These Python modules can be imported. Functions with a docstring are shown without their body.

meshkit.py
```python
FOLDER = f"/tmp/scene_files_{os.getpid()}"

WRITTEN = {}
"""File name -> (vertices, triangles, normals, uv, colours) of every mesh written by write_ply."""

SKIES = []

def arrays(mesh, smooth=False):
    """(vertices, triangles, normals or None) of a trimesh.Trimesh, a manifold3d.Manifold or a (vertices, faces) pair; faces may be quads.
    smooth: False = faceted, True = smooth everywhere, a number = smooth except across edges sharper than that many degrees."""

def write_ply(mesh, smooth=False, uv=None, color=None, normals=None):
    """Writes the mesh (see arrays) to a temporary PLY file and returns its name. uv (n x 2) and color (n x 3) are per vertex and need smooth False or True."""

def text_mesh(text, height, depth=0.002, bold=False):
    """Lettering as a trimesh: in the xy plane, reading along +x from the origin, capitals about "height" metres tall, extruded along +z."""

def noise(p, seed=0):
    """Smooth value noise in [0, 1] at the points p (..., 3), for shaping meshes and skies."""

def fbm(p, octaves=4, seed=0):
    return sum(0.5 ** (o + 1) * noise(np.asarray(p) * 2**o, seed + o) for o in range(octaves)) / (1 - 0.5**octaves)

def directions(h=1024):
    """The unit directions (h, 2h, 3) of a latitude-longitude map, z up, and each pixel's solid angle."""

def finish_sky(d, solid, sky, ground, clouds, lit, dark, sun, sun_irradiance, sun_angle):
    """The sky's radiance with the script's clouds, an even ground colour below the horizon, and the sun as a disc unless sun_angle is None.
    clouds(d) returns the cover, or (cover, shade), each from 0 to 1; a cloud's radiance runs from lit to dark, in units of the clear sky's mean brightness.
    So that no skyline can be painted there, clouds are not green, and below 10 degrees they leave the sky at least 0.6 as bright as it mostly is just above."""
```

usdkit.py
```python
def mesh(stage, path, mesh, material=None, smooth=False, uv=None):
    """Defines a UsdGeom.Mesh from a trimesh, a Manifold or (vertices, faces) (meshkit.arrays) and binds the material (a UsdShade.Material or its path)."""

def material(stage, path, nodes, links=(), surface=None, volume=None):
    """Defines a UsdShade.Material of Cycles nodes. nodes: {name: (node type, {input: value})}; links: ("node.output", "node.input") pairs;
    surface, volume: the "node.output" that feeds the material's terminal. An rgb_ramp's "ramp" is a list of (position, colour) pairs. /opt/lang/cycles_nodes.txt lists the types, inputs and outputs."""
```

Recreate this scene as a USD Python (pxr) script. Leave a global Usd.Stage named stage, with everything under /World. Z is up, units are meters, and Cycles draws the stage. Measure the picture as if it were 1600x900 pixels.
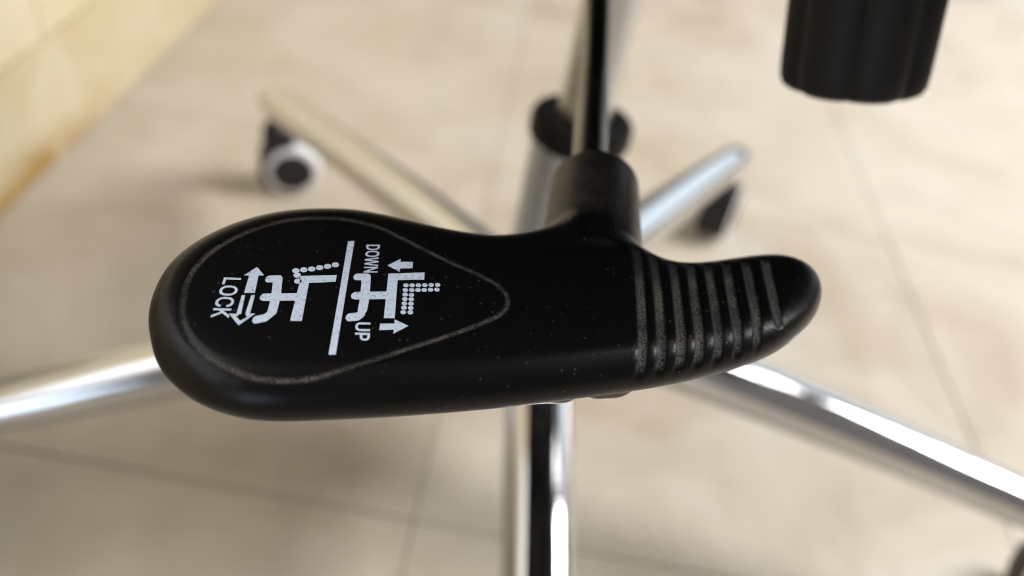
import math, random
import numpy as np, trimesh, shapely, usdkit, meshkit
from shapely import affinity
from pxr import Usd, UsdGeom, UsdLux, UsdShade, Gf, Sdf, Vt

stage = Usd.Stage.CreateInMemory()
UsdGeom.SetStageUpAxis(stage, UsdGeom.Tokens.z)
UsdGeom.SetStageMetersPerUnit(stage, 1.0)
UsdGeom.Xform.Define(stage, '/World')
UsdGeom.Scope.Define(stage, '/World/Looks')
random.seed(7); rng = np.random.default_rng(7)

# ------------------------------------------------------------------ camera
CAM = np.array([-0.02959, -0.40931, 0.46877])
RIGHT = np.array([0.98251817, 0.09903603, 0.15763855])
UP = np.array([-0.18492505, 0.61682338, 0.7650697])
FWD = np.array([0.02146568, 0.78084619, -0.62435442])
cam = UsdGeom.Camera.Define(stage, '/World/camera')
cam.AddTransformOp().Set(Gf.Matrix4d(*RIGHT, 0, *UP, 0, *(-FWD), 0, *CAM, 1))
cam.CreateHorizontalApertureAttr(36.0); cam.CreateVerticalApertureAttr(20.25)
cam.CreateFocalLengthAttr(30.375)
cam.CreateFStopAttr(8.0); cam.CreateFocusDistanceAttr(0.158)
cam.CreateClippingRangeAttr(Gf.Vec2f(0.01, 100))
cam.CreateExposureAttr(0.93)

# ------------------------------------------------------------------ light: a dim room and the windows that light it
dome = UsdLux.DomeLight.Define(stage, '/World/room_light')
room_mat = usdkit.material(stage, '/World/Looks/room_light', {
    'b': ('background_shader', {'color': (0.95, 0.92, 0.87), 'strength': 0.12})}, surface='b.background')
UsdShade.MaterialBindingAPI.Apply(dome.GetPrim()).Bind(room_mat)

def window_light(name, pos, target, w, h, intensity, color):
    l = UsdLux.RectLight.Define(stage, '/World/' + name)
    l.CreateWidthAttr(w); l.CreateHeightAttr(h); l.CreateIntensityAttr(intensity)
    l.CreateColorAttr(Gf.Vec3f(*color)); l.CreateNormalizeAttr(False)
    pos = np.array(pos, float); z = pos - np.array(target, float); z /= np.linalg.norm(z)
    x = np.cross([0, 0, 1.0], z); x /= np.linalg.norm(x); y = np.cross(z, x)
    l.AddTransformOp().Set(Gf.Matrix4d(*x, 0, *y, 0, *z, 0, *pos, 1))
window_light('window_light', (2.2, 0.75, 1.95), (0.1, 0.1, 0.0), 1.25, 1.1, 16.5, (1.0, 0.995, 0.99))
for k, (lx, ly) in enumerate([(1.05, 0.55), (1.3, 0.95), (1.5, 1.5)]):
    window_light('ceiling_lamp' + (f'_{k:03d}' if k else ''), (lx, ly, 2.35), (0.2, 0.0, 0.0), 0.21, 0.21, 11.0, (1.0, 0.99, 0.98))
window_light('back_window_light', (1.7, 2.5, 1.1), (0.2, 0.1, 0.1), 2.2, 1.3, 0.65, (0.76, 0.89, 1.0))
window_light('left_window_light', (-0.43, -0.33, 0.87), (1.0, -0.33, 0.87), 1.05, 0.5, 1.15, (0.74, 0.86, 1.0))
window_light('doorway_light', (-0.5, -2.0, 0.6), (0, -0.2, 0.3), 1.2, 1.0, 1.8, (0.66, 0.80, 1.0))

# ------------------------------------------------------------------ helpers
used = {}
def path_for(name, parent):
    base = parent.GetPath().pathString if parent is not None else '/World'
    n = used.get((base, name), 0); used[(base, name)] = n + 1
    return f'{base}/{name}' + (f'_{n:03d}' if n else '')
def obj(name, mesh, m, parent=None, smooth=35):
    return usdkit.mesh(stage, path_for(name, parent), mesh, m, smooth=smooth).GetPrim()
def xform(name, parent=None):
    return UsdGeom.Xform.Define(stage, path_for(name, parent)).GetPrim()
def tag(p, label=None, cat=None, group=None, kind=None):
    for k, v in (('label', label), ('category', cat), ('group', group), ('kind', kind)):
        if v: p.SetCustomDataByKey(k, v)
    return p
def mat(name, nodes, links=(), surface='p.BSDF'):
    return usdkit.material(stage, '/World/Looks/' + name, nodes, links, surface=surface)
def lathe(profile, n=64):
    """profile: (r, z) points from bottom axis to top axis"""
    return trimesh.creation.revolve(np.array(profile, float), sections=n)
def frame_to(mesh, origin, zdir, xhint=(1, 0, 0)):
    z = np.array(zdir, float); z /= np.linalg.norm(z)
    x = np.array(xhint, float) - z * np.dot(xhint, z); x /= np.linalg.norm(x); y = np.cross(z, x)
    M = np.eye(4); M[:3, 0], M[:3, 1], M[:3, 2], M[:3, 3] = x, y, z, origin
    mesh = mesh.copy(); mesh.apply_transform(M); return mesh
def sweep(stations, n=40):
    """stations: list of n-gon rings (n,3); closed at both ends with a fan"""
    V, F = [], []
    k = len(stations[0])
    for s in stations: V += list(s)
    for i in range(len(stations) - 1):
        for j in range(k):
            a, b = i * k + j, i * k + (j + 1) % k
            F += [[a, b, b + k], [a, b + k, a + k]]
    c0 = len(V); V.append(np.mean(stations[0], 0)); c1 = len(V); V.append(np.mean(stations[-1], 0))
    o = (len(stations) - 1) * k
    for j in range(k):
        F += [[c0, (j + 1) % k, j], [c1, o + j, o + (j + 1) % k]]
    m = trimesh.Trimesh(np.array(V), np.array(F), process=False)
    m.fix_normals(); return m
def rounded_box(size, r, centre, n=5):
    import manifold3d as m3
    s = m3.Manifold.sphere(r, 4 * n)
    h = np.array(size) / 2 - r
    pts = [s.translate((sx * h[0], sy * h[1], sz * h[2])) for sx in (-1, 1) for sy in (-1, 1) for sz in (-1, 1)]
    out = m3.Manifold.batch_hull(pts).translate(tuple(centre)).to_mesh()
    return trimesh.Trimesh(out.vert_properties[:, :3], out.tri_verts)

# ------------------------------------------------------------------ materials
def tile_look(name, base, alt, stain, rough=0.34, seed=0.0, stain_at=(0.62, 0.8)):
    return mat(name, {
        'g': ('geometry', {}), 'mp': ('mapping', {'location': (seed, seed * 0.7, 0)}),
        'n1': ('noise_texture', {'scale': 7.0, 'detail': 6.0, 'roughness': 0.55, 'distortion': 0.6}),
        'n2': ('noise_texture', {'scale': 3.2, 'detail': 4.0, 'roughness': 0.6, 'distortion': 1.0}),
        'n3': ('noise_texture', {'scale': 160.0, 'detail': 3.0}), 'n4': ('noise_texture', {'scale': 24.0, 'detail': 6.0, 'roughness': 0.7}),
        'r4': ('map_range', {'from_min': 0.25, 'from_max': 0.75, 'to_min': 0.93, 'to_max': 1.07, 'clamp': True}), 'm4': ('mix_color', {'blend_type': 'multiply', 'fac': 1.0, 'use_clamp': False}),
        'r1': ('rgb_ramp', {'ramp': [(0.3, base), (0.7, alt)]}),
        'r2': ('rgb_ramp', {'ramp': [(stain_at[0], (0, 0, 0)), (stain_at[1], (1, 1, 1))]}),
        'm': ('mix_color', {'b': stain}),
        'rr': ('map_range', {'from_min': 0.2, 'from_max': 0.8, 'to_min': rough - 0.07, 'to_max': rough + 0.1}),
        'bp': ('bump', {'strength': 0.06, 'distance': 0.0005}),
        'p': ('principled_bsdf', {'specular_ior_level': 0.4})},
        [('g.position', 'mp.vector'), ('mp.vector', 'n1.vector'), ('mp.vector', 'n2.vector'), ('mp.vector', 'n3.vector'),
         ('n1.fac', 'r1.fac'), ('n2.fac', 'r2.fac'), ('r2.color', 'm.fac'), ('mp.vector', 'n4.vector'), ('n4.fac', 'r4.value'), ('r4.result', 'm4.b'), ('m.result', 'm4.a'), ('r1.color', 'm.a'), ('m4.result', 'p.base_color'),
         ('n1.fac', 'rr.value'), ('rr.result', 'p.roughness'), ('n3.fac', 'bp.height'), ('bp.normal', 'p.normal')])
TILE = [tile_look(f'floor_tile_{i}', b, a, s, seed=i * 3.1) for i, (b, a, s) in enumerate([
    ((0.390, 0.324, 0.249), (0.506, 0.444, 0.377), (0.351, 0.269, 0.186)),
    ((0.410, 0.347, 0.271), (0.484, 0.433, 0.366), (0.351, 0.269, 0.186)),
    ((0.392, 0.330, 0.256), (0.506, 0.455, 0.388), (0.351, 0.274, 0.193))])]
GROUT = mat('grout', {'p': ('principled_bsdf', {'base_color': (0.20, 0.165, 0.13), 'roughness': 0.9})})
MARBLE = tile_look('skirting_marble', (0.62, 0.49, 0.27), (0.70, 0.60, 0.40), (0.38, 0.21, 0.03), rough=0.3, seed=1.7, stain_at=(0.52, 0.64))
MARBLE = mat('stained_skirting_marble', {
    'g': ('geometry', {}), 'mp': ('mapping', {'location': (0.4415, -0.20, 0.0), 'scale': (1.0, 1.0, 1.0)}),
    'len': ('mapping', {'scale': (0.0, 6.5, 17.0)}), 'sep': ('separate_xyz', {}),
    'n1': ('noise_texture', {'scale': 9.0, 'detail': 5.0, 'roughness': 0.55, 'distortion': 0.8}),
    'n2': ('noise_texture', {'scale': 14.0, 'detail': 4.0, 'roughness': 0.6}),
    'gr': ('gradient_texture', {'gradient_type': 'spherical'}),
    'r1': ('rgb_ramp', {'ramp': [(0.3, (0.47, 0.375, 0.215)), (0.55, (0.51, 0.43, 0.275)), (0.75, (0.56, 0.50, 0.37))]}),
    'w': ('math', {'math_type': 'multiply'}), 'wr': ('map_range', {'from_min': 0.12, 'from_max': 0.34, 'to_min': 0, 'to_max': 0.9, 'clamp': True}),
    'm': ('mix_color', {'b': (0.30, 0.17, 0.03)}),
    'p': ('principled_bsdf', {'specular_ior_level': 0.4, 'roughness': 0.32})},
    [('g.position', 'mp.vector'), ('mp.vector', 'len.vector'), ('g.position', 'n1.vector'), ('g.position', 'n2.vector'), ('len.vector', 'gr.vector'),
     ('n1.fac', 'r1.fac'), ('gr.fac', 'w.value1'), ('n2.fac', 'w.value2'), ('w.value', 'wr.value'), ('wr.result', 'm.fac'),
     ('r1.color', 'm.a'), ('m.result', 'p.base_color')])
WALLTILE = tile_look('wall_tile', (0.54, 0.45, 0.28), (0.62, 0.55, 0.41), (0.38, 0.26, 0.10), rough=0.3, seed=5.3, stain_at=(0.66, 0.8))

def chrome_look(name, color, r0, r1):
    return mat(name, {
        'g': ('geometry', {}), 'n': ('noise_texture', {'scale': 40.0, 'detail': 5.0}),
        'rr': ('map_range', {'from_min': 0.3, 'from_max': 0.75, 'to_min': r0, 'to_max': r1}),
        'p': ('principled_bsdf', {'base_color': color, 'metallic': 1.0})},
        [('g.position', 'n.vector'), ('n.fac', 'rr.value'), ('rr.result', 'p.roughness')])
CHROME = chrome_look('chrome', (0.64, 0.635, 0.64), 0.05, 0.14)
SATIN = chrome_look('satin_steel', (0.55, 0.56, 0.575), 0.22, 0.34)
COLUMN = mat('silver_column', {'p': ('principled_bsdf', {'base_color': (0.43, 0.46, 0.50), 'metallic': 0.85, 'roughness': 0.27})})
ROD = chrome_look('dark_steel', (0.15, 0.14, 0.13), 0.25, 0.4)

def plastic(name, color, rough, spec=0.4, bump=0.12, scale=1600.0):
    return mat(name, {
        'g': ('geometry', {}), 'n': ('noise_texture', {'scale': scale, 'detail': 2.0}),
        'bp': ('bump', {'strength': bump, 'distance': 0.0002}),
        'p': ('principled_bsdf', {'base_color': color, 'roughness': rough, 'specular_ior_level': spec})},
        [('g.position', 'n.vector'), ('n.fac', 'bp.height'), ('bp.normal', 'p.normal')])
BLACK = plastic('black_plastic', (0.005, 0.005, 0.005), 0.5, 0.15)
CASTER_BLACK = plastic('caster_black', (0.015, 0.014, 0.014), 0.55)
KNOB = plastic('knob_black', (0.007, 0.0065, 0.006), 0.58, 0.25, bump=0.1, scale=700)
TREAD = plastic('grey_tread', (0.80, 0.79, 0.80), 0.45, bump=0.05)
FABRIC = plastic('seat_fabric', (0.02, 0.02, 0.022), 0.9, 0.2, bump=0.5, scale=900)

# the handle: black moulded plastic, with pale dust caught in its grooves (primvar "dust") and loose specks
HANDLE = mat('handle_plastic', {
    'g': ('geometry', {}), 'dust': ('attribute', {'attribute': 'dust'}),
    'fine': ('noise_texture', {'scale': 2600.0, 'detail': 2.0, 'roughness': 0.6}),
    'mid': ('noise_texture', {'scale': 350.0, 'detail': 3.0}), 'grain': ('noise_texture', {'scale': 2300.0, 'detail': 1.0}),
    'wide': ('noise_texture', {'scale': 28.0, 'detail': 3.0}),
    'fr': ('map_range', {'from_min': 0.38, 'from_max': 0.60, 'to_min': 0.08, 'to_max': 1.0, 'clamp': True}),
    'mr': ('map_range', {'from_min': 0.25, 'from_max': 0.6, 'to_min': 0.55, 'to_max': 1.0, 'clamp': True}),
    'd1': ('math', {'math_type': 'multiply'}), 'd2': ('math', {'math_type': 'multiply', 'use_clamp': True}),
    'v': ('voronoi_texture', {'scale': 800.0, 'randomness': 1.0}),
    'vs': ('map_range', {'from_min': 0.06, 'from_max': 0.26, 'to_min': 0.9, 'to_max': 0.0, 'clamp': True}),
    'vsel': ('separate_color', {}),
    'vt': ('math', {'math_type': 'greater_than', 'value2': 0.86}),
    'sp': ('math', {'math_type': 'multiply'}),
    'w2': ('map_range', {'from_min': 0.38, 'from_max': 0.66, 'to_min': 0.02, 'to_max': 0.5, 'clamp': True}),
    'sp2': ('math', {'math_type': 'multiply'}),
    'tot': ('math', {'math_type': 'maximum', 'use_clamp': True}),
    'col': ('mix_color', {'a': (0.0022, 0.0022, 0.0025), 'b': (0.135, 0.122, 0.108)}),
    'rg': ('map_range', {'from_min': 0, 'from_max': 1, 'to_min': 0.31, 'to_max': 0.95}),
    'bp': ('bump', {'strength': 0.26, 'distance': 0.00012}),
    'p': ('principled_bsdf', {'specular_ior_level': 0.19})},
    [('g.position', 'fine.vector'), ('g.position', 'mid.vector'), ('g.position', 'wide.vector'), ('g.position', 'v.vector'),
     ('fine.fac', 'fr.value'), ('mid.fac', 'mr.value'), ('dust.fac', 'd1.value1'), ('fr.result', 'd1.value2'),
     ('d1.value', 'd2.value1'), ('mr.result', 'd2.value2'),
     ('v.distance', 'vs.value'), ('v.color', 'vsel.color'), ('vsel.r', 'vt.value1'), ('vs.result', 'sp.value1'), ('vt.value', 'sp.value2'),
     ('wide.fac', 'w2.value'), ('sp.value', 'sp2.value1'), ('w2.result', 'sp2.value2'),
     ('d2.value', 'tot.value1'), ('sp2.value', 'tot.value2'), ('tot.value', 'col.fac'), ('col.result', 'p.base_color'),
     ('tot.value', 'rg.value'), ('rg.result', 'p.roughness'), ('g.position', 'grain.vector'), ('grain.fac', 'bp.height'), ('bp.normal', 'p.normal')])
PRINT = mat('pale_print', {
    'g': ('geometry', {}), 'n': ('noise_texture', {'scale': 1500.0, 'detail': 5.0, 'roughness': 0.75}),
    'r': ('rgb_ramp', {'ramp': [(0.33, (0.08, 0.09, 0.10)), (0.385, (0.44, 0.50, 0.61)), (0.55, (0.54, 0.61, 0.73)), (0.75, (0.62, 0.70, 0.84))]}),
    'p': ('principled_bsdf', {'roughness': 0.6, 'specular_ior_level': 0.3})},
    [('g.position', 'n.vector'), ('n.fac', 'r.fac'), ('r.color', 'p.base_color')])

# ------------------------------------------------------------------ the setting: floor and wall
def slab(x0, x1, y0, y1, z0, z1, c):
    """box with its top edges chamfered by c"""
    lo = [(x0, y0), (x1, y0), (x1, y1), (x0, y1)]
    hi = [(x0 + c, y0 + c), (x1 - c, y0 + c), (x1 - c, y1 - c), (x0 + c, y1 - c)]
    V = [(x, y, z0) for x, y in lo] + [(x, y, z1 - c) for x, y in lo] + [(x, y, z1) for x, y in hi]
    F = [(3, 2, 1, 0), (8, 9, 10, 11)]
    for b in (0, 4):
        for j in range(4):
            k = (j + 1) % 4; F.append((b + j, b + k, b + 4 + k, b + 4 + j))
    return (V, F)
WX = -0.4415
floor = tag(xform('floor'), 'cream mottled ceramic floor tiles with thin dark joints', kind='structure')
obj('screed', slab(WX - 0.3, 3.4, -1.5, 4.0, -0.03, -0.0012, 0.0005), GROUT, floor, smooth=False)
PX, PY, G = 0.423, 0.445, 0.0009
for i in range(-1, 7):
    for j in range(-3, 8):
        x0, y0 = -0.052 + PX * i, -0.0757 + PY * j
        x0, x1 = max(x0 + G / 2, WX - 0.004), x0 + PX - G / 2
        dz = rng.uniform(-0.00025, 0.00025)
        obj('floor_tile', slab(x0, x1, y0 + G / 2, y0 + PY - G / 2, -0.008, dz, 0.0004), TILE[rng.integers(3)], floor, smooth=False)
wall = tag(xform('wall'), 'cream marble-tiled wall with a low marble skirting along the floor', kind='structure')
def wslab(x, t, y0, y1, z0, z1, c):
    V, F = slab(y0, y1, z0, z1, x - t, x, c)
    return ([(p[2], p[0], p[1]) for p in V], F)
for j in range(-3, 8):
    y0 = -0.18 + PY * j
    if j < 1:
        s0 = -1.6 + 1.2 * (j + 3)
        obj('skirting_tile', wslab(WX, 0.0085, s0 + 0.0006, s0 + 1.2 - 0.0006, 0.0005, 0.1045, 0.0012), MARBLE, wall, smooth=False)
    for k in range(4):
        obj('wall_tile', wslab(WX - 0.0095, 0.012, y0 + 0.0006, y0 + PY - 0.0006, 0.001 + 0.6 * k, 0.599 + 0.6 * k, 0.0008), WALLTILE, wall, smooth=False)
obj('backing', wslab(WX - 0.0225, 0.1, -1.6, 3.8, -0.02, 2.42, 0.001), GROUT, wall, smooth=False)

# ------------------------------------------------------------------ the chair
chair = tag(xform('office_chair'), 'office chair on a chrome star base, seen close up at its black seat height lever', 'office chair')

# gas lift
obj('gas_lift_piston', lathe([(0, 0.20), (0.0142, 0.20), (0.0142, 0.356), (0, 0.356)]), SATIN, chair)
obj('gas_lift_column', lathe([(0, 0.07), (0.0246, 0.07), (0.0246, 0.2485), (0.0232, 0.25), (0, 0.25)]), COLUMN, chair)
ring = [(0.0143, 0.2492), (0.0246, 0.2492), (0.0268, 0.2505), (0.0272, 0.253), (0.0272, 0.2595), (0.0262, 0.2618), (0.0240, 0.2626), (0.0165, 0.2622), (0.0150, 0.2612), (0.0143, 0.259), (0.0143, 0.2492)]
obj('column_collar', lathe(ring), BLACK, chair)
hub = [(0.0248, 0.084), (0.036, 0.084), (0.0385, 0.088), (0.040, 0.100), (0.0385, 0.140), (0.0355, 0.150), (0.030, 0.1535), (0.0248, 0.154), (0.0248, 0.084)]
obj('base_hub', lathe(hub), CHROME, chair)

# five legs of the star base and their casters
TH, RAD = 0.49524, 0.35
def leg_mesh(a):
    d = np.array([math.sin(a), math.cos(a), 0]); s = np.array([d[1], -d[0], 0]); st = []
    L = [0.030, 0.06, 0.10, 0.15, 0.20, 0.25, 0.30, 0.335, 0.360, 0.368, 0.372]
    for r in L:
        t = (r - 0.03) / 0.32
        zc = 0.128 - 0.037 * t + 0.004 * math.sin(math.pi * min(t, 1))
        w, h = 0.0195 - 0.0050 * t, 0.0185 - 0.0058 * t
        if r > 0.362: k = {0.368: 0.80, 0.372: 0.40}[r]; w *= k; h *= k
        ring = []
        for q in range(40):
            u = 2 * math.pi * q / 40; cu, su = math.cos(u), math.sin(u)
            ring.append(d * r + s * w * math.copysign(abs(cu) ** 0.88, cu) + np.array([0, 0, zc + h * math.copysign(abs(su) ** 0.88, su)]))
        st.append(np.array(ring))
    return sweep(st)
CASTER_TURN = [math.radians(72), math.radians(65), math.radians(75), math.radians(-40), math.radians(18)]
def place(m, x, y, z, rz):
    m = m.copy(); M = trimesh.transformations.rotation_matrix(rz, [0, 0, 1]); M[:3, 3] = (x, y, z); m.apply_transform(M); return m
def hood_mesh():
    """fender over the twin wheels; wheels roll in local xz, axle along local y"""
    R0, R1, hw = 0.0262, 0.0300, 0.0150
    pts = [(R1 * math.cos(t), R1 * math.sin(t)) for t in np.radians(np.linspace(88, 222, 26))]
    pts += [(R0 * math.cos(t), R0 * math.sin(t)) for t in np.radians(np.linspace(222, 88, 26))]
    arch = trimesh.creation.extrude_polygon(shapely.Polygon(pts), 2 * hw, engine='earcut')
    arch.apply_translation((0, 0, -hw))
    web = trimesh.creation.extrude_polygon(shapely.Polygon([(R1 * 0.99 * math.cos(t), R1 * 0.99 * math.sin(t)) for t in np.radians(np.linspace(90, 225, 30))]), 0.007, engine='earcut')
    web.apply_translation((0, 0, -0.0035))
    m = trimesh.util.concatenate([arch, web])
    m.apply_transform(trimesh.transformations.rotation_matrix(math.pi / 2, [1, 0, 0]))   # xy -> xz
    stem = lathe([(0, 0.022), (0.010, 0.022), (0.0105, 0.036), (0.008, 0.040), (0.0055, 0.041), (0.0055, 0.062), (0, 0.062)], 24)
    stem.apply_translation((-0.016, 0, 0))
    return trimesh.util.concatenate([m, stem])
def wheel_mesh(s):
    prof = [(0.0120, 0.0165), (0.0215, 0.0165), (0.0240, 0.0150), (0.0250, 0.0120), (0.0250, 0.0080), (0.0240, 0.0055), (0.0120, 0.0050), (0.0120, 0.0165)]
    m = lathe(prof, 40)
    m.apply_transform(trimesh.transformations.rotation_matrix(math.pi / 2 * (1 if s < 0 else -1), [1, 0, 0])); m.fix_normals(); return m
def cap_mesh(s):
    prof = [(0, 0.0060), (0.0186, 0.0060), (0.0188, 0.0168), (0.0172, 0.0184), (0.0080, 0.0192), (0, 0.0194)]
    m = lathe(prof, 40)
    m.apply_transform(trimesh.transformations.rotation_matrix(math.pi / 2 * (1 if s < 0 else -1), [1, 0, 0])); m.fix_normals(); return m
for k in range(5):
    a = TH + math.radians(72) * k
    obj('base_leg', leg_mesh(a + math.radians([0, 0, 2.5, 1.6, 0][k])), CHROME, chair)
for k in range(5):
    if k == 2: continue                                   # the near leg's caster lies under the photographer, outside the picture
    a = TH + math.radians(72) * k
    x, y = 0.360 * math.sin(a), 0.360 * math.cos(a)
    rz = CASTER_TURN[k]
    ox, oy = 0.016 * math.cos(rz), 0.016 * math.sin(rz)   # the wheels trail behind the swivel
    c = obj('caster', place(hood_mesh(), x + ox, y + oy, 0.0262, rz), CASTER_BLACK, chair)
    for s in (-1, 1):
        obj('wheel', place(wheel_mesh(s), x + ox, y + oy, 0.0262, rz), TREAD, c)
        obj('hub_cap', place(cap_mesh(s), x + ox, y + oy, 0.0262, rz), CASTER_BLACK, c)

# under-seat mechanism and seat: just above the picture, seen in the reflections and shading the floor
obj('tilt_mechanism', rounded_box((0.11, 0.18, 0.066), 0.008, (0.0, 0.055, 0.390)), BLACK, chair)
obj('seat', rounded_box((0.47, 0.44, 0.085), 0.035, (0.0, -0.005, 0.475), 7), FABRIC, chair)

# tension knob: fluted, hanging under the seat
def knob_mesh():
    n, st = 120, []
    for z, k in [(-0.0022, 0.55), (-0.0012, 0.85), (0.0, 0.94), (0.002, 0.985), (0.006, 1.0), (0.03, 1.02), (0.085, 1.07)]:
        ring = []
        for q in range(n):
            u = 2 * math.pi * q / n
            lobe = abs(math.sin(3.5 * u + 0.35))                   # eight lobes with narrow valleys
            r = 0.0212 * k * (0.88 + 0.12 * lobe ** 0.6)
            ring.append((r * math.cos(u), r * math.sin(u), z))
        st.append(np.array(ring))
    return sweep(st)
KAX = np.array([-0.1750, 0.2025, 0.9635])
obj('tension_knob', frame_to(knob_mesh(), np.array((0.0665, -0.1632, 0.3575)) + 0.0130 * KAX, KAX), KNOB, chair, smooth=28)

# lever rod
rod0, rod1 = np.array([-0.0108, -0.230, 0.3556]), np.array([-0.0118, -0.045, 0.3576])
rod = trimesh.creation.cylinder(0.0047, segment=[rod0, rod1], sections=40)
obj('lever_rod', rod, ROD, chair)

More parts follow.
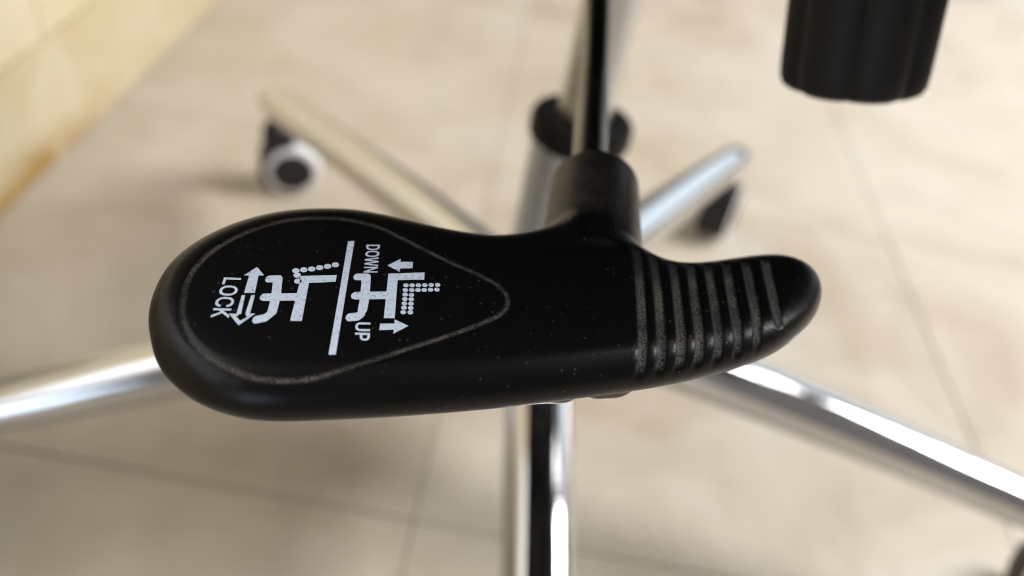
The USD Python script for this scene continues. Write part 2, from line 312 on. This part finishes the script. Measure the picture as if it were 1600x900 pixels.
# ------------------------------------------------------------------ the lever handle (millimetres in its own plane, z = 0 on the flat face)
DATA = {"Q": [[-72.84, -33.84], [-73.32, -32.37], [-73.72, -30.72], [-74.04, -28.96], [-74.24, -27.25], [-74.33, -25.61], [-74.27, -24.1], [-74.04, -22.52], [-73.67, -20.92], [-73.17, -19.34], [-72.51, -17.71], [-71.75, -16.15], [-70.9, -14.66], [-69.94, -13.2], [-68.89, -11.8], [-67.75, -10.46], [-66.53, -9.2], [-65.22, -7.99], [-63.88, -6.89], [-62.47, -5.89], [-61.03, -5.01], [-59.47, -4.17], [-56.26, -2.8], [-52.87, -1.73], [-51.17, -1.36], [-49.47, -1.11], [-47.71, -1.0], [-43.94, -1.04], [-34.03, -1.72], [-29.86, -1.84], [-25.59, -1.65], [-23.38, -1.36], [-21.15, -0.88], [-18.84, -0.15], [-16.56, 0.84], [-14.27, 2.13], [-12.11, 3.61], [-8.33, 6.4], [-6.6, 7.52], [-4.88, 8.48], [-3.15, 9.24], [-1.58, 9.7], [0.02, 9.95], [1.53, 9.93], [2.94, 9.57], [4.23, 8.93], [5.65, 7.93], [9.12, 4.99], [11.32, 3.5], [13.82, 2.45], [16.5, 2.03], [19.15, 2.18], [21.73, 2.77], [24.24, 3.64], [26.68, 4.72], [29.05, 5.91], [35.74, 9.54], [37.83, 10.59], [39.78, 11.44], [41.51, 12.03], [43.01, 12.28], [44.19, 12.18], [45.07, 11.76], [45.52, 11.26], [45.72, 10.77], [45.8, 9.93], [45.67, 8.77], [45.31, 7.34], [44.73, 5.74], [43.86, 3.87], [42.75, 1.92], [41.4, -0.12], [39.92, -2.14], [38.36, -4.07], [36.77, -5.86], [35.18, -7.45], [33.52, -8.97], [30.04, -11.72], [26.42, -14.14], [20.76, -17.53], [17.06, -19.62], [11.62, -22.46], [8.12, -24.1], [-9.41, -31.87], [-14.35, -33.89], [-20.87, -36.42], [-27.26, -38.78], [-35.01, -41.52], [-45.57, -44.83], [-49.96, -46.08], [-52.63, -46.68], [-55.2, -46.96], [-56.53, -46.97], [-59.04, -46.73], [-60.3, -46.46], [-61.53, -46.1], [-62.69, -45.66], [-63.89, -45.06], [-65.07, -44.36], [-67.22, -42.8], [-68.03, -42.02], [-68.79, -41.12], [-69.64, -39.89], [-71.51, -36.7], [-72.27, -35.19]], "tear": [[-71.1, -37.56], [-73.06, -30.55], [-72.91, -24.12], [-71.01, -18.32], [-67.8, -12.79], [-63.91, -8.51], [-59.37, -5.71], [-54.33, -3.78], [-48.97, -3.25], [-44.37, -3.91], [-40.19, -5.82], [-34.15, -8.61], [-28.3, -11.25], [-22.58, -13.22], [-18.29, -15.55], [-16.46, -18.15], [-16.15, -21.11], [-17.34, -24.06], [-20.71, -27.55], [-24.38, -30.86], [-27.95, -33.9], [-31.49, -36.7], [-34.8, -39.54], [-38.13, -42.18], [-41.33, -44.5], [-44.58, -46.65], [-47.06, -47.9], [-51.08, -49.1], [-55.31, -49.47], [-60.06, -48.35], [-63.78, -46.77], [-67.04, -44.07], [-69.51, -40.71]], "groove": [[[8.73, 5.31], [9.28, -5.79], [9.43, -16.37], [9.64, -30.23]], [[12.18, 3.87], [12.9, -7.41], [13.08, -20.38], [13.26, -28.25]], [[16.38, 2.7], [16.82, -9.11], [16.95, -19.3], [17.07, -25.86]], [[20.25, 3.46], [20.3, -8.09], [20.61, -18.28], [20.8, -23.98]], [[24.05, 4.64], [24.31, -6.9], [24.49, -16.63], [24.72, -21.5]], [[28.23, 6.4], [28.24, -5.75], [28.41, -15.16], [28.87, -18.37]], [[32.61, 8.23], [32.7, -0.43], [32.75, -11.83], [32.88, -14.85]], [[37.22, 10.14], [37.18, 2.66], [37.22, -5.78], [37.66, -9.06]]], "print": {"bar": [[-48.99, -10.57], [-47.84, -10.2], [-43.29, -41.7], [-44.42, -42.01]], "arrow_solid": [[-62.73, -23.23], [-60.83, -25.16], [-61.72, -25.5], [-60.78, -30.3], [-62.53, -30.83], [-63.27, -25.98], [-64.14, -26.18]], "arrow_line": [[[-62.7, -31.52], [-62.15, -31.36], [-61.2, -36.24], [-61.87, -36.74]], [[-61.17, -31.07], [-60.58, -30.89], [-59.77, -35.98], [-60.49, -36.19]], [[-63.11, -36.7], [-61.57, -36.35], [-61.53, -36.86], [-61.88, -36.99], [-60.77, -37.93], [-59.78, -36.51], [-60.2, -36.63], [-60.33, -35.99], [-58.97, -35.51], [-60.62, -39.08]]], "fig1_s": [[[[-59.64, -25.92], [-58.25, -25.4]], 6.3977252532432916], [[[-58.14, -25.6], [-56.96, -30.46], [-56.42, -34.25]], 7.819441976186245], [[[-56.55, -34.91], [-57.05, -36.12], [-58.27, -36.92]], 6.575439843611161], [[[-59.02, -31.01], [-58.19, -30.76]], 5.686866891771815]], "fig1_p": [[[-59.41, -30.12], [-53.64, -28.25], [-53.15, -30.24], [-58.81, -31.97]], [[-54.36, -24.39], [-52.78, -23.9], [-50.95, -35.2], [-52.83, -35.67]], [[-54.58, -23.49], [-48.43, -21.3], [-48.14, -23.25], [-52.63, -24.95], [-54.19, -25.69]]], "dots1": [[-55.84, -22.25], [-54.55, -21.57], [-53.24, -20.92], [-51.97, -20.1], [-50.68, -19.31], [-49.44, -18.43], [-55.23, -23.45], [-54.63, -25.04]], "fig2_s": [[[[-44.75, -20.75], [-43.12, -20.26]], 6.299580027998134], [[[-43.06, -20.51], [-42.03, -26.08], [-41.66, -29.38]], 8.166122258516099], [[[-41.63, -30.62], [-42.09, -31.49], [-43.3, -32.0]], 6.999533364442371], [[[-43.94, -26.13], [-43.17, -25.9]], 5.832944470368643]], "fig2_p": [[[-44.19, -25.11], [-38.64, -23.32], [-38.33, -25.42], [-43.69, -27.13]], [[-39.4, -18.1], [-37.65, -17.56], [-35.7, -30.07], [-37.56, -30.6]], [[-39.4, -18.1], [-32.89, -15.77], [-32.6, -17.88], [-37.34, -19.46]]], "dots2": [[-35.57, -20.52], [-34.45, -20.19], [-33.32, -19.85], [-32.17, -19.45], [-31.02, -19.06], [-29.86, -18.67], [-35.38, -21.91], [-34.27, -21.57], [-33.15, -21.24], [-32.03, -20.86], [-30.91, -20.48], [-29.76, -20.09], [-35.18, -23.18], [-34.06, -22.94], [-34.99, -24.44], [-33.85, -24.19], [-34.82, -25.69], [-33.67, -25.4], [-34.68, -26.85], [-33.49, -26.59], [-34.54, -28.08], [-33.32, -27.77]], "arrow_l": [[-40.08, -15.71], [-38.08, -13.01], [-37.95, -13.94], [-35.64, -13.22], [-35.34, -15.1], [-37.61, -15.9], [-37.49, -16.95]], "arrow_r": [[-32.96, -31.42], [-35.63, -30.42], [-35.43, -31.51], [-37.85, -32.2], [-37.64, -33.86], [-35.19, -33.06], [-35.13, -34.11]], "t_lock": [[-67.23, -27.79], [-65.7, -38.44], [-64.29, -27.07]], "t_down": [[-45.37, -10.62], [-43.94, -19.17], [-42.81, -9.79]], "t_up": [[-42.04, -33.02], [-41.14, -37.57], [-39.53, -32.39]]}}
ORG = np.array([-0.0101, -0.2646, 0.3654]); RR = 5.5
def seg_dist(P, A, B):
    """least distance of the points P (n,2) to the segments A-B, in chunks"""
    out = np.full(len(P), 1e9)
    for a, b in zip(A, B):
        d = b - a; t = np.clip(((P - a) @ d) / (d @ d + 1e-12), 0, 1)
        out = np.minimum(out, np.hypot(*(P - a - t[:, None] * d).T))
    return out
def smin(a, b, k):
    h = np.clip(0.5 + 0.5 * (b - a) / k, 0, 1)
    return b + (a - b) * h - k * h * (1 - h)
def closed(pts): p = np.array(pts, float); return p, np.roll(p, -1, 0)
def chaikin(pts, n, ring):
    p = np.array(pts, float)
    for _ in range(n):
        if ring:
            q = np.roll(p, -1, 0); p = np.stack([0.75 * p + 0.25 * q, 0.25 * p + 0.75 * q], 1).reshape(-1, 2)
        else:
            a, b = p[:-1], p[1:]; p = np.vstack([p[:1], np.stack([0.75 * a + 0.25 * b, 0.25 * a + 0.75 * b], 1).reshape(-1, 2), p[-1:]])
    return p
TEAR = chaikin(DATA['tear'], 2, True)
GROOVES = [chaikin(g, 2, False) for g in DATA['groove']]
def smooth01(x): x = np.clip(x, 0, 1); return x * x * (3 - 2 * x)

def surface_nets(F, lo, h):
    """naive surface nets of the field F (inside < 0) on a regular grid"""
    s = F < 0
    nx, ny, nz = F.shape
    cnt = np.zeros((nx - 1, ny - 1, nz - 1), np.int8)
    for c in np.ndindex(2, 2, 2):
        cnt += s[c[0]:nx - 1 + c[0], c[1]:ny - 1 + c[1], c[2]:nz - 1 + c[2]]
    act = (cnt > 0) & (cnt < 8)
    I = np.argwhere(act); idx = -np.ones(act.shape, np.int64); idx[act] = np.arange(len(I))
    acc, num = np.zeros((len(I), 3)), np.zeros(len(I))
    for ax in range(3):
        e = np.eye(3, dtype=int)[ax]
        for o in [c for c in np.ndindex(2, 2, 2) if c[ax] == 0]:
            p = I + o; q = p + e
            a, b = F[tuple(p.T)], F[tuple(q.T)]
            m = (a < 0) != (b < 0)
            t = np.where(m, a / np.where(m, a - b, 1), 0)
            acc[m] += (np.array(o) + t[:, None] * e)[m]; num[m] += 1
    V = np.array(lo) + h * (I + acc / num[:, None])
    faces = []
    for ax in range(3):
        e = np.eye(3, dtype=int)[ax]; u, v = np.eye(3, dtype=int)[(ax + 1) % 3], np.eye(3, dtype=int)[(ax + 2) % 3]
        a = s[:-1] if ax == 0 else s[:, :-1] if ax == 1 else s[:, :, :-1]
        b = s[1:] if ax == 0 else s[:, 1:] if ax == 1 else s[:, :, 1:]
        E = np.argwhere(a != b); out = a[tuple(E.T)]
        ok = (E[:, (ax + 1) % 3] > 0) & (E[:, (ax + 2) % 3] > 0); E, out = E[ok], out[ok]
        quad = np.stack([idx[tuple((E - u - v).T)], idx[tuple((E - v).T)], idx[tuple(E.T)], idx[tuple((E - u).T)]], 1)
        quad[~out] = quad[~out][:, ::-1]
        faces.append(quad)
    q = np.vstack(faces)
    return V, np.vstack([q[:, [0, 1, 2]], q[:, [0, 2, 3]]])

H = 0.38
lo, hi = np.array([-82.0, -54.5, -22.5]), np.array([53.5, 49.5, 7.0])
n = np.ceil((hi - lo) / H).astype(int)
gx, gy, gz = (lo[k] + H * np.arange(n[k]) for k in range(3))
P2 = np.stack(np.meshgrid(gx, gy, indexing='ij'), -1).reshape(-1, 2)
Q = shapely.Polygon(chaikin(DATA['Q'], 1, True)).buffer(0)
qa, qb = closed(np.array(Q.exterior.coords)[:-1])
d2 = seg_dist(P2, qa, qb) * np.where(shapely.contains_xy(Q, P2[:, 0], P2[:, 1]), -1, 1)
d2 = d2.reshape(n[0], n[1])
def groove_depth(P):
    """depth in mm cut into the flat face: the eight finger grooves and the line round the label"""
    g = np.zeros(len(P)); dust = np.zeros(len(P))
    for k, gr in enumerate(GROOVES):
        m = np.abs(P[:, 0] - gr[:, 0].mean()) < 8
        d = seg_dist(P[m], gr[:-1], gr[1:]); t = (gr[0, 1] - P[m][:, 1]) / (gr[0, 1] - gr[-1, 1])
        g[m] = np.maximum(g[m], 0.42 * smooth01(1 - d / 1.45)); dust[m] = np.maximum(dust[m], 0.95 * smooth01((1.05 - d) / 0.5) * (0.3 + 0.7 * smooth01((t + 0.02) / (0.45 - 0.05 * k))))
    d = seg_dist(P, *closed(TEAR))
    g = np.maximum(g, 0.22 * smooth01(1 - d / 0.8)); dust = np.maximum(dust, 0.75 * smooth01((0.66 - d) / 0.6))
    return g, dust
g2 = groove_depth(P2)[0].reshape(n[0], n[1])
Z = gz[None, None, :] + RR
D2 = d2[:, :, None]
D2S = 0.5 * (D2 + np.sqrt(D2 ** 2 + 2.5 ** 2)) - 0.5 * (np.sqrt(60.0 ** 2 + 2.5 ** 2) - 60.0)   # eases the flat face into the rounded edge
body = np.sqrt(np.maximum(D2S - 0.24, 0) ** 2 + Z ** 2) - RR
body = body + g2[:, :, None] * smooth01(Z / 3.0)
# socket for the rod: a round boss running back (+y) with a rounded end
bx, by0, by1, bz, br = 1.0, 4.0, 45.0, -10.4, 11.1
gx3, gy3, gz3 = gx[:, None, None], gy[None, :, None], gz[None, None, :]
rad = np.sqrt((gx3 - bx) ** 2 + (gz3 - bz) ** 2) + 0 * gy3
er = 2.6
ax_ = np.abs(gy3 - (by0 + by1) / 2) - ((by1 - by0) / 2 - er)
rr_ = rad - (br + (by1 - gy3) * 0.012 - er)
boss = np.sqrt(np.maximum(rr_, 0) ** 2 + np.maximum(ax_, 0) ** 2) + np.minimum(np.maximum(rr_, ax_), 0) - er
boss = np.maximum(boss, -np.maximum(rad - 5.3, (by1 - 1.6) - gy3))          # recess round the rod
F = smin(body, boss, 1.0 + 4.0 * smooth01((2.0 - gx3) / 8.0))
# moulded ribs under the handle, which show as two small bulges below its front edge
for (x0, y0, x1, y1, r, z) in [(-24.0, -33.0, -4.0, -27.0, 5.0, -9.6), (3.0, -23.5, 6.0, -22.5, 5.5, -9.5)]:
    a, b = np.array([x0, y0]), np.array([x1, y1]); d = b - a
    t = np.clip(((gx3 - x0) * d[0] + (gy3 - y0) * d[1]) / (d @ d), 0, 1)
    q = np.sqrt((gx3 - x0 - t * d[0]) ** 2 + (gy3 - y0 - t * d[1]) ** 2 + (gz3 - z) ** 2) - r
    F = smin(F, q, 1.0)
HV, HF = surface_nets(F.astype(np.float64), lo, H)
dust = groove_depth(HV[:, :2])[1] * smooth01((HV[:, 2] + 3.7) / 1.3)
fade = meshkit.fbm(HV * 0.16, 3, seed=4)
dust *= np.clip(0.1 + 1.5 * fade, 0, 1)
film = smooth01((HV[:, 1] - 12) / 10) * (0.16 + 0.16 * meshkit.fbm(HV * 0.22, 3, seed=21))
dust = np.maximum(dust, film)
# scuff on the front edge, and fine dust lying on the socket
sc = np.exp(-((HV[:, 0] + 22) / 4.5) ** 2) * np.exp(-((HV[:, 2] + 9.6) / 1.0) ** 2) * (HV[:, 1] < -20) * smooth01((meshkit.fbm(HV * 0.9, 3, seed=9) - 0.4) / 0.25)
dust = np.maximum(dust, 0.6 * sc)
hv = HV / 1000 + ORG
hm = trimesh.Trimesh(hv, HF, process=False)
hp = usdkit.mesh(stage, path_for('lever_handle', chair), hm, HANDLE, smooth=True)
UsdGeom.PrimvarsAPI(hp).CreatePrimvar('dust', Sdf.ValueTypeNames.FloatArray, 'vertex').Set(Vt.FloatArray.FromNumpy(dust.astype(np.float32)))
handle = hp.GetPrim()

# the pale print on the flat face: thin ink films
def ink(name, shape, label=None):
    polys = [g for g in getattr(shape, 'geoms', [shape]) if g.area > 1e-4]
    m = trimesh.util.concatenate([trimesh.creation.extrude_polygon(g, 0.09, engine='earcut') for g in polys])
    m.apply_translation((0, 0, -0.05)); m.apply_scale(0.001); m.apply_translation(ORG)
    return tag(obj(name, m, PRINT, handle, smooth=False), label)
PR = DATA['print']
SC = 0.100                                     # mm per photograph pixel along the handle
def blob(pts, r):                              # a stroke of rounded ends; foreshortened less across than along
    return affinity.scale(shapely.LineString(affinity_pts(pts)).buffer(r * SC), 1, 1.55, origin=(0, 0))
def affinity_pts(pts): return [(x, y / 1.55) for x, y in pts]
def figure(strokes, polys):
    s = [blob(p, r) for p, r in strokes] + [shapely.Polygon(p) for p in polys]
    return shapely.union_all(s).buffer(0.12).buffer(-0.12).simplify(0.01)
def dot(x, y, rx, ry): return affinity.scale(shapely.Point(x, y).buffer(1, 10), rx, ry)
def word(text, quad, bold=True):
    m = meshkit.text_mesh(text, 1.0, 0.1, bold=bold)
    sel = m.triangles[np.abs(m.face_normals[:, 2] - 1) < 1e-3][:, :, :2]
    s = shapely.union_all([shapely.Polygon(t).buffer(0.004) for t in sel])
    x0, y0, x1, y1 = s.bounds
    s = s.buffer(0.016 if not bold else 0.0); x0, y0, x1, y1 = s.bounds
    o, e, u = (np.array(q) for q in quad); a, b = (e - o) / (x1 - x0), (u - o) / (y1 - y0)
    s = affinity.affine_transform(s, [a[0], b[0], a[1], b[1], o[0] - a[0] * x0 - b[0] * y0, o[1] - a[1] * x0 - b[1] * y0])
    return s
ink('printed_bar', shapely.Polygon(PR['bar']))
ink('printed_arrow', shapely.Polygon(PR['arrow_solid']), 'solid arrow printed beside the word LOCK')
ink('printed_arrow', shapely.union_all([shapely.Polygon(p) for p in PR['arrow_line']]), 'hollow arrow printed beside the word LOCK')
ink('printed_arrow', shapely.Polygon(PR['arrow_l']), 'small solid arrow printed beside the word DOWN')
ink('printed_arrow', shapely.Polygon(PR['arrow_r']), 'small solid arrow printed beside the word UP')
ink('printed_chair_symbol', figure(PR['fig1_s'], PR['fig1_p']), 'chair symbol printed beside the word LOCK')
ink('printed_chair_symbol', figure(PR['fig2_s'], PR['fig2_p']), 'chair symbol printed between the words DOWN and UP')
ink('printed_dots', shapely.union_all([dot(x, y, 0.66, 0.72) for x, y in PR['dots1']]), 'single row of printed dots')
ink('printed_dots', shapely.union_all([dot(x, y, 0.50, 0.55) for x, y in PR['dots2']]), 'double row of printed dots')
ink('printed_word', word('LOCK', PR['t_lock'], False), 'printed word LOCK')
ink('printed_word', word('DOWN', PR['t_down'], False), 'printed word DOWN')
ink('printed_word', word('UP', PR['t_up']), 'printed word UP')
